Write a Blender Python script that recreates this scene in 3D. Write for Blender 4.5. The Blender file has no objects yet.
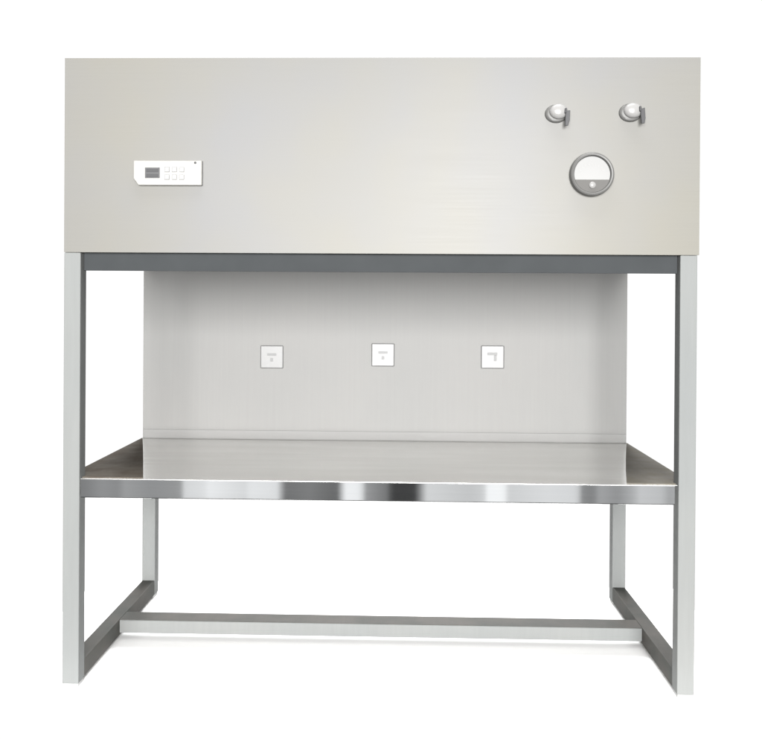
import bpy, bmesh, math, random
from mathutils import Vector, Matrix
random.seed(4)
C = bpy.context.scene.collection
sc = bpy.context.scene
R = math.radians

# ------------------------------------------------------------------ materials
def nt_new(name):
    m = bpy.data.materials.new(name); m.use_nodes = True
    nt = m.node_tree; b = nt.nodes['Principled BSDF']
    return m, nt, b

def N(nt, typ, **kw):
    n = nt.nodes.new(typ)
    for k, v in kw.items(): setattr(n, k, v)
    return n

def mixcol(nt, fac, a, b):
    n = N(nt, 'ShaderNodeMix', data_type='RGBA')
    L = nt.links.new
    if isinstance(fac, float): n.inputs[0].default_value = fac
    else: L(fac, n.inputs[0])
    for s, i in ((a, 6), (b, 7)):
        if isinstance(s, tuple): n.inputs[i].default_value = s + (1,)
        else: L(s, n.inputs[i])
    return n.outputs[2]

def ramp(nt, fac, stops, interp='LINEAR'):
    n = N(nt, 'ShaderNodeValToRGB'); cr = n.color_ramp; cr.interpolation = interp
    while len(cr.elements) < len(stops): cr.elements.new(0.5)
    for e, (p, c) in zip(cr.elements, stops):
        e.position = p; e.color = (c if isinstance(c, tuple) else (c, c, c)) + (1,)
    nt.links.new(fac, n.inputs[0])
    return n.outputs[0]

def noise(nt, scale3, scale=1.0, detail=3, rough=.55):
    tc = N(nt, 'ShaderNodeTexCoord'); mp = N(nt, 'ShaderNodeMapping')
    mp.inputs['Scale'].default_value = scale3
    nt.links.new(tc.outputs['Object'], mp.inputs['Vector'])
    n = N(nt, 'ShaderNodeTexNoise'); n.inputs['Scale'].default_value = scale
    n.inputs['Detail'].default_value = detail; n.inputs['Roughness'].default_value = rough
    nt.links.new(mp.outputs[0], n.inputs['Vector'])
    return n.outputs['Fac']

def steel(name, colA, colB, metallic, rough, grain, blot=(2.2, 2.2, 2.2), bump=.04, spec=.5, roughvar=.06, grainamt=.05, aniso=0.0):
    """brushed sheet: low blotches of two tints, a fine grain along one axis"""
    m, nt, b = nt_new(name); L = nt.links.new
    n1 = noise(nt, blot, 1, 3); n2 = noise(nt, grain, 1, 4, .7)
    c = mixcol(nt, ramp(nt, n1, [(.35, 0.), (.65, 1.)]), colA, colB)
    g = ramp(nt, n2, [(.2, 1 - grainamt * 2), (.8, 1.)])
    mul = N(nt, 'ShaderNodeMix', data_type='RGBA', blend_type='MULTIPLY'); mul.inputs[0].default_value = 1
    L(c, mul.inputs[6]); L(g, mul.inputs[7]); L(mul.outputs[2], b.inputs['Base Color'])
    b.inputs['Metallic'].default_value = metallic
    b.inputs['Specular IOR Level'].default_value = spec
    mr = N(nt, 'ShaderNodeMapRange'); L(n2, mr.inputs[0])
    mr.inputs[3].default_value = rough - roughvar; mr.inputs[4].default_value = rough + roughvar
    L(mr.outputs[0], b.inputs['Roughness'])
    b.inputs['Anisotropic'].default_value = aniso
    bp = N(nt, 'ShaderNodeBump'); bp.inputs['Strength'].default_value = bump; bp.inputs['Distance'].default_value = .002
    L(n2, bp.inputs['Height']); L(bp.outputs[0], b.inputs['Normal'])
    return m

def plain(name, col, rough=.5, metallic=0., spec=.5, blotch=.06, trans=0.0):
    m, nt, b = nt_new(name)
    n1 = noise(nt, (14, 14, 14), 1, 3)
    c2 = tuple(max(0, x * (1 - blotch * 2)) for x in col)
    nt.links.new(mixcol(nt, n1, c2, col), b.inputs['Base Color'])
    b.inputs['Roughness'].default_value = rough; b.inputs['Metallic'].default_value = metallic
    b.inputs['Specular IOR Level'].default_value = spec
    return m

M = {}
M['hood'] = steel('hood_brushed_steel', (.133, .1285, .113), (.125, .125, .1252), .0, .35, (3, 3, 260), blot=(2.0, 2.0, 1.6), spec=0.122, bump=.012, grainamt=.02)
M['frame'] = steel('frame_satin_steel', (0.1448, 0.1504, 0.1496), (0.1584, 0.1624, 0.1592), .0, .6, (60, 60, 4), bump=.05, spec=0.027, grainamt=.04)
M['rail'] = steel('shaded_rail_steel', (0.0616, 0.0632, 0.0592), (0.0824, 0.0784, 0.0728), .0, .6, (60, 4, 60), blot=(9, 9, 9), bump=.05, spec=0.027, grainamt=.08)  # darker than the frame: shade on the rail faces put into the colour
M['panel'] = steel('back_sheet_steel', (0.1600, 0.1600, 0.1568), (0.1680, 0.1664, 0.1624), .0, .5, (120, 3, 3), bump=.02, spec=0.114, grainamt=.03)
M['upstand'] = steel('upstand_steel', (0.1632, 0.1632, 0.1600), (0.1696, 0.1680, 0.1648), .0, .5, (60, 3, 3), bump=.01, spec=0.160, grainamt=.02)
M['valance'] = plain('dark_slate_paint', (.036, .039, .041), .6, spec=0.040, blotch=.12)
M['shelf'] = steel('shelf_polished_steel', (.76, .75, .73), (.87, .865, .85), .97, .22, (1.2, 60, 60), blot=(1.5, 9, 3), bump=.03, grainamt=.07)
M['lip'] = steel('lip_mirror_steel', (.86, .86, .86), (.88, .88, .87), 1., .03, (2, 90, 90), bump=.004, roughvar=.012, grainamt=.03)
M['shelf_reflection'] = steel('dark_reflection_paint', (0.0688, 0.0568, 0.0456), (0.1008, 0.0912, 0.0776), .0, .7, (40, 5, 5), blot=(14, 14, 14), bump=.06, spec=0.014, grainamt=.12)  # dark room's reflection in the left shelf end, put into the colour
M['shelf_reflection_pale'] = steel('pale_reflection_paint', (0.1240, 0.1144, 0.0944), (0.1480, 0.1400, 0.1264), .0, .7, (40, 5, 5), blot=(14, 14, 14), bump=.06, spec=0.016, grainamt=.10)  # lighter version for the reflection at the right end
M['grille'] = plain('dark_grille', (0.1040, 0.1160, 0.1240), .6, spec=0.046)
M['bezel'] = plain('bezel_steel', (0.0840, 0.0832, 0.0808), .35, 0., spec=0.160)
M['white'] = plain('white_plastic', (0.1812, 0.1774, 0.1682), .4, blotch=.02)
M['dialwhite'] = plain('dial_white', (.140, .140, .138), .5, blotch=.01)
M['dialgrey'] = plain('dial_grey', (.085, .083, .080), .5, spec=0.040)
M['dark'] = plain('dark_plastic', (.046, .046, .048), .4, spec=0.091)
M['screen'] = plain('grey_display', (0.0640, 0.0640, 0.0664), .3, spec=0.091)
M['socketwhite'] = plain('socket_plastic', (.109, .109, .1085), .4, blotch=.02)
M['lockface'] = plain('satin_lock_face', (0.1832, 0.1808, 0.1784), .25, spec=0.229, blotch=.02)
M['button'] = plain('grey_button', (0.1640, 0.1640, 0.1640), .45)
M['socketgrey'] = plain('socket_grey', (.098, .098, .098), .5)
M['pad'] = plain('pale_rubber', (0.3384, 0.3384, 0.3336), .6)
M['floor'] = plain('white_floor', (.93, .93, .93), .7, spec=.1, blotch=.0)

# ------------------------------------------------------------------ mesh helpers
def obj(name, bm, mat, parent=None, loc=(0, 0, 0), smooth=False):
    bmesh.ops.recalc_face_normals(bm, faces=bm.faces)
    me = bpy.data.meshes.new(name); bm.to_mesh(me); bm.free()
    me.materials.append(mat)
    for p in me.polygons: p.use_smooth = smooth
    o = bpy.data.objects.new(name, me); C.objects.link(o)
    o.location = loc
    if parent: o.parent = parent
    if smooth:
        try: me.set_sharp_from_angle(angle=R(35))
        except Exception: pass
    return o

def add_box(bm, x0, x1, y0, y1, z0, z1, bev=0.0, seg=2):
    t = bmesh.new()
    vs = [t.verts.new((x, y, z)) for x in (x0, x1) for y in (y0, y1) for z in (z0, z1)]
    for f in ((0, 1, 3, 2), (4, 6, 7, 5), (0, 4, 5, 1), (2, 3, 7, 6), (0, 2, 6, 4), (1, 5, 7, 3)):
        t.faces.new([vs[i] for i in f])
    bmesh.ops.recalc_face_normals(t, faces=t.faces)
    if bev: bmesh.ops.bevel(t, geom=list(t.edges), offset=bev, segments=seg, affect='EDGES', profile=.5)
    me = bpy.data.meshes.new('tmp'); t.to_mesh(me); t.free(); bm.from_mesh(me); bpy.data.meshes.remove(me)

def box(x0, x1, y0, y1, z0, z1, bev=0.0, seg=2):
    bm = bmesh.new(); add_box(bm, x0, x1, y0, y1, z0, z1, bev, seg); return bm

def add_prism(bm, pts, axis, a, b, bev=0.0):
    """outline pts (2D) extruded along axis from a to b.  axis 'z': (x,y); 'y': (x,z); 'x': (y,z)"""
    t = bmesh.new()
    def P(p, d): return {'z': (p[0], p[1], d), 'y': (p[0], d, p[1]), 'x': (d, p[0], p[1])}[axis]
    A = [t.verts.new(P(p, a)) for p in pts]; B = [t.verts.new(P(p, b)) for p in pts]
    t.faces.new(A); t.faces.new(B[::-1])
    n = len(pts)
    for i in range(n): t.faces.new((A[i], B[i], B[(i + 1) % n], A[(i + 1) % n]))
    bmesh.ops.recalc_face_normals(t, faces=t.faces)
    if bev: bmesh.ops.bevel(t, geom=list(t.edges), offset=bev, segments=2, affect='EDGES', profile=.5)
    me = bpy.data.meshes.new('tmp'); t.to_mesh(me); t.free(); bm.from_mesh(me); bpy.data.meshes.remove(me)

def lathe_y(bm, prof, seg=48, sx=1., sz=1., cap=True, a0=0., a1=2 * math.pi):
    """profile (radius, y) turned about the y axis; sx, sz squash it to an ellipse"""
    rings = []
    for r, y in prof:
        if r < 1e-6: rings.append([bm.verts.new((0, y, 0))])
        else: rings.append([bm.verts.new((sx * r * math.cos(2 * math.pi * k / seg), y, sz * r * math.sin(2 * math.pi * k / seg))) for k in range(seg)])
    for p, q in zip(rings, rings[1:]):
        for k in range(seg):
            k2 = (k + 1) % seg
            if len(p) == 1: bm.faces.new((p[0], q[k], q[k2]))
            elif len(q) == 1: bm.faces.new((p[k], q[0], p[k2]))
            else: bm.faces.new((p[k], q[k], q[k2], p[k2]))
    return bm

# ------------------------------------------------------------------ sizes (metres)
W, H, D = 1.5, 1.496, .676
h = W / 2
LW = .040                       # leg section
ZH = 1.033                      # bottom of the hood
ZS, ZL = .492, .446             # shelf top, bottom of its lip
YP = .632                       # face of the back panel
VZ = .9898                      # bottom edge of the dark strip behind the hood's lower edge
FL = -.009                      # floor

root = bpy.data.objects.new('clean_bench', None); C.objects.link(root); root.location = (0, .33, FL)
root['label'] = 'stainless steel laminar flow clean bench with tall hood, bare work shelf and open leg frame'
root['category'] = 'clean bench'
class _P:  # parts are modelled in world metres; the parent offset is taken out on linking
    pass
def part(name, bm, mat, parent=None, loc=(0, 0, 0), smooth=False, label=None):
    par = parent or root
    o = obj(name, bm, mat, None, loc, smooth)
    base = Vector(root.location)
    if par is not root: base = base + par['_w'] if False else Vector(WL[par.name])
    WL[o.name] = Vector(loc)
    o.parent = par
    o.location = Vector(loc) - base
    if label: o['label'] = label
    return o
WL = {}

# ------------------------------------------------------------------ hood
bm = bmesh.new()
T = .0015
HR = h + .0035
# folded front sheet with a hem along its lower edge, side sheets, top and back sheet
add_prism(bm, [(0, ZH), (0, H), (.0015, H), (.0015, ZH + .002), (.018, ZH + .002), (.018, ZH)], 'x', -h, HR)
add_box(bm, -h, -h + T, .002, D, ZH + .0005, H)
add_box(bm, HR - T, HR, .002, D, ZH + .0005, H)
add_box(bm, -h + T + .0002, HR - T - .0002, .002, D, H - T, H - .0003)
add_box(bm, -h + T + .0002, HR - T - .0002, D - T, D - .0003, ZH + .0005, H - T - .0002)
hood = part('hood', bm, M['hood'])

# dark perforated supply grille under the hood (slab with a grid of ribs)
bm = bmesh.new()
add_prism(bm, [(.0245, ZH - .0005), (.0245, 1.0305), (YP - .001, 1.0145), (YP - .001, ZH - .0005)], 'x', -.7085, .7085)
grille = part('filter_grille', bm, M['grille'])
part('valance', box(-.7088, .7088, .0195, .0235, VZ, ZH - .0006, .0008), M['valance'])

# ------------------------------------------------------------------ frame
def leg(x0, y0, top, name='leg'):
    return part(name, box(x0, x0 + LW, y0, y0 + LW, 0, top, .0022), M['frame'])
for x0 in (-h, h - LW):
    l = leg(x0, 0, ZH - .0008)
    part('foot_pad', box(x0 + .002, x0 + LW - .002, .002, LW - .002, FL, -.0002, .002), M['pad'], l)
    l = leg(x0, D - LW, ZH - .0008)
    part('foot_pad', box(x0 + .002, x0 + LW - .002, D - LW + .002, D - .002, FL, -.0002, .002), M['pad'], l)
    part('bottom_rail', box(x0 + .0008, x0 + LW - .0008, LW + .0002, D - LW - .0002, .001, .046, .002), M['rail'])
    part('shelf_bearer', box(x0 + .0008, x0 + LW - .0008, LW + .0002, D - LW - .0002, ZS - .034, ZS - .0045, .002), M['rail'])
st = part('stretcher', box(-h + LW - .0005, h - LW + .0005, .300, .362, .0085, .0440, .0022), M['frame'])
part('top_shade_strip', box(-h + LW, h - LW, .3008, .3615, .0441, .0455, .0006), M['rail'], st)  # added dark strip: the stretcher top's dark reflection as colour


# ------------------------------------------------------------------ back panel and sockets
bm = bmesh.new()
add_box(bm, -h + .001, h - .001, YP, YP + .0032, ZS - .012, ZH + .02, .0008)
part('back_panel', bm, M['panel'])

def socket(x, z, kind):
    s = .071
    bm = bmesh.new()
    add_box(bm, -s / 2, s / 2, -.0055, -.0002, -s / 2, s / 2, .003, 3)
    o = part('power_socket', bm, M['socketwhite'], None, (x, YP, z))
    b2 = bmesh.new()
    if kind:
        add_box(b2, -.016, .014, -.0065, -.0056, .006, .014, .0004)
        add_box(b2, .004, .012, -.0065, -.0056, -.012, .0055, .0004)
    else:
        add_box(b2, -.014, .014, -.0065, -.0056, .004, .011, .0004)
        add_box(b2, -.004, .004, -.0065, -.0056, -.014, -.004, .0004)
    part('socket_slot', b2, M['socketgrey'], o, (x, YP, z))
SOCK = [(-.346, .748, 0), (-.001, .757, 0), (.337, .753, 1)]
for a in SOCK: socket(*a)

# ------------------------------------------------------------------ work shelf
xa = h - LW - .0012
xb = h - .0005
bm = bmesh.new()
out = [(-xa + .0015, .0012), (xa - .0075, .0012), (xa - .0075, .006), (xa, .006), (xa, LW + .001), (xb, LW + .001), (xb, YP - .0006), (-xb, YP - .0006), (-xb, LW + .001), (-xa, LW + .001), (-xa, .006), (-xa + .0015, .006)]
add_prism(bm, out, 'z', ZS - .0016, ZS)
shelf = part('work_shelf', bm, M['shelf'])
bm = bmesh.new()
# rolled front lip: rounded shoulder, drop, return
prof = [(.0016, ZS - .0018), (.0016, ZL + .0022), (.0022, ZL + .0005), (.0034, ZL), (.020, ZL), (.020, ZL + .002), (.0045, ZL + .002), (.0045, ZS - .0018)]
add_prism(bm, prof, 'x', -xa + .0015, xa - .0075)
part('front_lip', bm, M['lip'], shelf)
bm = bmesh.new()
add_prism(bm, [(YP - .0035, ZS + .0022), (YP - .0008, ZS + .0022), (YP - .0008, ZS + .027), (YP - .0035, ZS + .027)], 'x', -h + .002, h - .002)
part('rear_upstand', bm, M['upstand'], shelf)
REFL = [(-1, [(-.7485, .628), (-.7485, LW + .003), (-.7075, LW + .003), (-.7075, .012), (-.560, .012), (-.633, .253), (-.681, .41)]),
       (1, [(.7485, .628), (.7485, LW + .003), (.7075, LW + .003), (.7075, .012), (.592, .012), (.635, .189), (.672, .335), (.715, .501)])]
for s, pts in REFL:  # added plates, coloured and cut as dark reflections in the shelf ends
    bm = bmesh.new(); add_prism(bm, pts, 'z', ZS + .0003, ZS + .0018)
    part('reflection_plate', bm, M['shelf_reflection' if s < 0 else 'shelf_reflection_pale'], shelf)

# ------------------------------------------------------------------ control panel on the hood
def front(px, py): return FP(px, py)
cam_p = dict(cx=.0626, cy=-2.0504, cz=.9121, yaw=-.0269, pitch=-.0039, roll=.0064, f=866.85, shx=-.4924, shy=-61.386)
cyw, syw = math.cos(cam_p['yaw']), math.sin(cam_p['yaw'])
cp, sp = math.cos(cam_p['pitch']), math.sin(cam_p['pitch'])
cr_, sr_ = math.cos(cam_p['roll']), math.sin(cam_p['roll'])
r0 = Vector((cyw, -syw, 0)); f0 = Vector((syw, cyw, 0)); u0 = Vector((0, 0, 1))
f1 = f0 * cp + u0 * sp; u1 = u0 * cp - f0 * sp
rr = r0 * cr_ + u1 * sr_; uu = u1 * cr_ - r0 * sr_

CX, CZ, CWD, CHT = -.4992, 1.2213, .1636, .059
cw, ch = CWD / 2, CHT / 2
bm = bmesh.new()
pts = [(-cw + .012, -ch), (cw, -ch), (cw, ch), (-cw, ch), (-cw, -ch + .016)]
add_prism(bm, pts, 'y', -.010, -.0003, .0018)
cpan = part('control_panel', bm, M['white'], None, (CX, 0, CZ))
def on_panel(name, bmx, mat): return part(name, bmx, mat, cpan, (CX, 0, CZ))
bm = bmesh.new(); add_box(bm, -.0535, -.0185, -.0114, -.0101, -.0125, .0125, .0006)
dsp = on_panel('display', bm, M['screen'])
for dz in (.0055, -.0065):
    bm = bmesh.new(); add_box(bm, -.050, -.022, -.0124, -.0115, dz - .0036, dz + .0036, .0003)
    on_panel('display_digits', bm, M['dark'])
for i in range(3):
    for j in range(2):
        x = -.001 + i * .0175; z = .008 - j * .018
        bm = bmesh.new(); add_box(bm, x - .006, x + .006, -.0120, -.0101, z - .0062, z + .0062, .001)
        on_panel('button', bm, M['button'])
bm = lathe_y(bmesh.new(), [(0, -.0122), (.0025, -.0120), (.003, -.0101), (0, -.0101)], 20)
o = on_panel('indicator_lamp', bm, M['dark']); o.location = (.066, 0, .024)

# ------------------------------------------------------------------ locks on the hood
def lock(x, z, tilt):
    bm = lathe_y(bmesh.new(), [(0, -.0085), (.018, -.0085), (.0215, -.0075), (.0240, -.0045), (.0245, -.0022), (.0245, -.0003), (0, -.0003)], 48, 1.08, .88)
    o = part('cam_lock', bm, M['bezel'], None, (x, 0, z), True)
    bm = lathe_y(bmesh.new(), [(0, -.0215), (.008, -.0210), (.0150, -.0190), (.0190, -.0150), (.0202, -.0110), (.0202, -.0086), (0, -.0086)], 48, 1.06, .88)
    part('lock_face', bm, M['lockface'], o, (x + .0045, 0, z + .0035), True)  # set off-centre so the dark base stands in for a shaded lower-left rim
    bm = bmesh.new()
    add_box(bm, .016, .0205, -.026, -.0125, -.002, .010, .0015)
    add_prism(bm, [(.0185, .0035), (.0285, .006), (.029, -.018), (.0265, -.030), (.0195, -.031), (.0185, -.012)], 'y', -.0245, -.0205, .001)
    k = part('latch_tab', bm, M['dark'], o, (x, 0, z))
    k.rotation_euler.y = tilt
LOCKS = [(.4173, 1.3632, R(4)), (.590, 1.3657, R(-3))]
for a in LOCKS: lock(*a)

# ------------------------------------------------------------------ pressure gauge
GX, GZ = .5002, 1.2201
bm = lathe_y(bmesh.new(), [(.0425, -.0085), (.0425, -.0170), (.0440, -.0195), (.0470, -.0200), (.0500, -.0180), (.0512, -.0130), (.0512, -.0003), (0, -.0003), ], 72)
bmesh.ops.holes_fill(bm, edges=bm.edges)
gauge = part('pressure_gauge', bm, M['bezel'], None, (GX, 0, GZ), True)
def chord(r, z0, upper, n=40):
    a0 = math.asin(z0 / r)
    if upper: return [(r * math.cos(a0 + (math.pi - 2 * a0) * k / n), r * math.sin(a0 + (math.pi - 2 * a0) * k / n)) for k in range(n + 1)]
    return [(r * math.cos(math.pi - a0 + (math.pi + 2 * a0) * k / n), r * math.sin(math.pi - a0 + (math.pi + 2 * a0) * k / n)) for k in range(n + 1)]
def on_gauge(name, bmx, mat, smooth=False): return part(name, bmx, mat, gauge, (GX, 0, GZ), smooth)
bm = bmesh.new(); add_prism(bm, chord(.0422, -.0125, True), 'y', -.0105, -.0087)
on_gauge('dial', bm, M['dialwhite'])
bm = bmesh.new(); add_prism(bm, chord(.0422, -.0130, False), 'y', -.0150, -.0087)
on_gauge('dial_cover', bm, M['dialgrey'])
bm = lathe_y(bmesh.new(), [(0, -.0205), (.005, -.0200), (.0075, -.0180), (.0080, -.0151), (0, -.0151)], 28)
o = on_gauge('pivot_cap', bm, M['lockface'], True); o.location = (0, 0, -.026)
bm = bmesh.new()
for k in range(9):
    a = R(35 + 110 * k / 8); ca, sa = math.cos(a), math.sin(a)
    r1, r2, w = .031, .036, .0005
    q = [(r1 * ca - w * sa, -.010 + r1 * sa + w * ca), (r2 * ca - w * sa, -.010 + r2 * sa + w * ca), (r2 * ca + w * sa, -.010 + r2 * sa - w * ca), (r1 * ca + w * sa, -.010 + r1 * sa - w * ca)]
    add_prism(bm, q, 'y', -.0110, -.0106)
on_gauge('scale_ticks', bm, M['button'])

# ------------------------------------------------------------------ floor
bm = bmesh.new(); add_box(bm, -.95, .95, -.14, .80, FL - .02, FL)
fl = obj('floor', bm, M['floor']); fl['kind'] = 'structure'

# ------------------------------------------------------------------ world: white surround ahead; dark sides and room bands behind, shaped for shade and reflections
w = bpy.data.worlds.new('World'); sc.world = w; w.use_nodes = True
nt = w.node_tree; L = nt.links.new
bg = nt.nodes['Background']
tc = N(nt, 'ShaderNodeTexCoord'); sx = N(nt, 'ShaderNodeSeparateXYZ'); L(tc.outputs['Generated'], sx.inputs[0])
def math_(op, a, b=None, c=None):
    n = N(nt, 'ShaderNodeMath', operation=op)
    for i, v in enumerate((a, b, c)):
        if v is None: continue
        if isinstance(v, (int, float)): n.inputs[i].default_value = v
        else: L(v, n.inputs[i])
    return n.outputs[0]
def smooth(v, a, b):
    n = N(nt, 'ShaderNodeMapRange', interpolation_type='SMOOTHSTEP'); L(v, n.inputs[0])
    n.inputs[1].default_value = a; n.inputs[2].default_value = b
    return n.outputs[0]
X, Y, Z = sx.outputs
yneg = math_('MAXIMUM', math_('MULTIPLY', Y, -1), .05)
s = math_('DIVIDE', X, yneg)               # tangent of the azimuth, behind the camera
e = math_('DIVIDE', Z, yneg)               # tangent of the elevation
def band(px): return max(0, min(1, ((px - 404) / 868 + .6) / 1.2))
low = [(40, .16), (84, .26), (100, .34), (118, .30), (121, .40), (150, .33), (180, .36), (184, .80), (204, .86), (208, .98), (246, .80), (250, .92), (279, .86), (284, .19), (310, .24), (340, .15), (346, 1.05), (362, 1.0), (367, .36), (388, .22), (393, .06), (417, .06),
       (422, .30), (428, .78), (470, .66), (485, .72), (488, 1.1), (505, 1.1)]
low2 = [(505, 1.1), (510, .74), (548, .84), (578, .80), (583, .30), (594, .26), (600, .44), (618, .34), (634, .52), (640, .68), (662, .62), (668, .45), (700, .55), (760, .3)]
tint = lambda v: (v * .98, v, v * 1.02)
sfac = math_('DIVIDE', math_('ADD', s, .6), 1.2)
lowA = ramp(nt, sfac, [(band(p), tint(v)) for p, v in low])
lowB = ramp(nt, sfac, [(band(p), tint(v)) for p, v in low2])
lowc = mixcol(nt, math_('GREATER_THAN', sfac, band(500)), lowA, lowB)
up = [(0, (.50, .48, .44)), (band(70), (.66, .64, .575)), (band(190), (.70, .68, .62)), (band(255), (.86, .84, .82)), (band(320), (.83, .83, .81)), (band(400), (.85, .86, .835)), (band(450), (.96, .955, .93)), (band(560), (.97, .97, .945)), (band(640), (.90, .89, .865)), (band(720), (.76, .75, .72)), (1, (.6, .6, .58))]
upc = ramp(nt, sfac, up)
upf = ramp(nt, smooth(e, .0, .34), [(0, .90), (.25, 1.), (.55, 1.), (.85, (.80, .79, .75)), (1, (.72, .70, .65))])
mu = N(nt, 'ShaderNodeMix', data_type='RGBA', blend_type='MULTIPLY'); mu.inputs[0].default_value = 1
L(upc, mu.inputs[6]); L(upf, mu.inputs[7])
rear = mixcol(nt, smooth(e, -.18, -.12), lowc, mu.outputs[2])
side = (.05, .05, .05)
c1 = mixcol(nt, smooth(Y, -.55, -.85), side, rear)
c2 = mixcol(nt, smooth(Y, .46, .56), c1, (1.06, 1.06, 1.06))
L(c2, bg.inputs[0]); bg.inputs[1].default_value = 1.0

# ------------------------------------------------------------------ area lamps: front pair set by the hood's highlights, unseen fills added
def area(name, loc, target, sx_, sy_, power, col=(1, 1, 1)):
    l = bpy.data.lights.new(name, 'AREA'); l.shape = 'RECTANGLE'; l.size = sx_; l.size_y = sy_; l.energy = power; l.color = col
    o = bpy.data.objects.new(name, l); C.objects.link(o); o.location = loc
    o.rotation_euler = (Vector(target) - Vector(loc)).to_track_quat('-Z', 'Y').to_euler()
    return o
area('window_lamp_left', (-1.75, -8, 2.0), (0, 0, .9), 1.5, 2.6, 575, (1, .995, .985))
area('window_lamp_right', (.95, -8, 2.0), (0, 0, .9), 1.8, 2.6, 1260, (1, .995, .985))
area('low_fill_lamp', (.1, -6, .35), (0, 0, .9), 2.4, .5, 430, (1, .995, .985))  # added, unseen: lifts the shade at the top of the back panel
area('floor_fill_rear', (0, 9, 6.3), (0, .4, 0), 6.0, 4.0, 3000)  # added, unseen: brightens the floor under the bench to white
area('floor_fill_overhead', (0, -.5, 5.0), (0, -.1, 0), 3.0, 2.0, 360)  # added, unseen: fills shadows on the front of the floor

# ------------------------------------------------------------------ camera
cam = bpy.data.cameras.new('camera'); co = bpy.data.objects.new('camera', cam); C.objects.link(co)
mat = Matrix((( rr.x, uu.x, -f1.x, cam_p['cx']), (rr.y, uu.y, -f1.y, cam_p['cy']), (rr.z, uu.z, -f1.z, cam_p['cz']), (0, 0, 0, 1)))
co.matrix_world = mat
cam.sensor_fit = 'HORIZONTAL'; cam.sensor_width = 36; cam.lens = 36 * cam_p['f'] / 762
cam.shift_x = -cam_p['shx'] / 762; cam.shift_y = cam_p['shy'] / 762
cam.clip_start = .05; cam.clip_end = 200
sc.camera = co
sc.view_settings.view_transform = 'Standard'; sc.view_settings.look = 'None'
sc.view_settings.exposure = 0; sc.view_settings.gamma = 1
sc.render.film_transparent = False
sc.cycles.max_bounces = 8
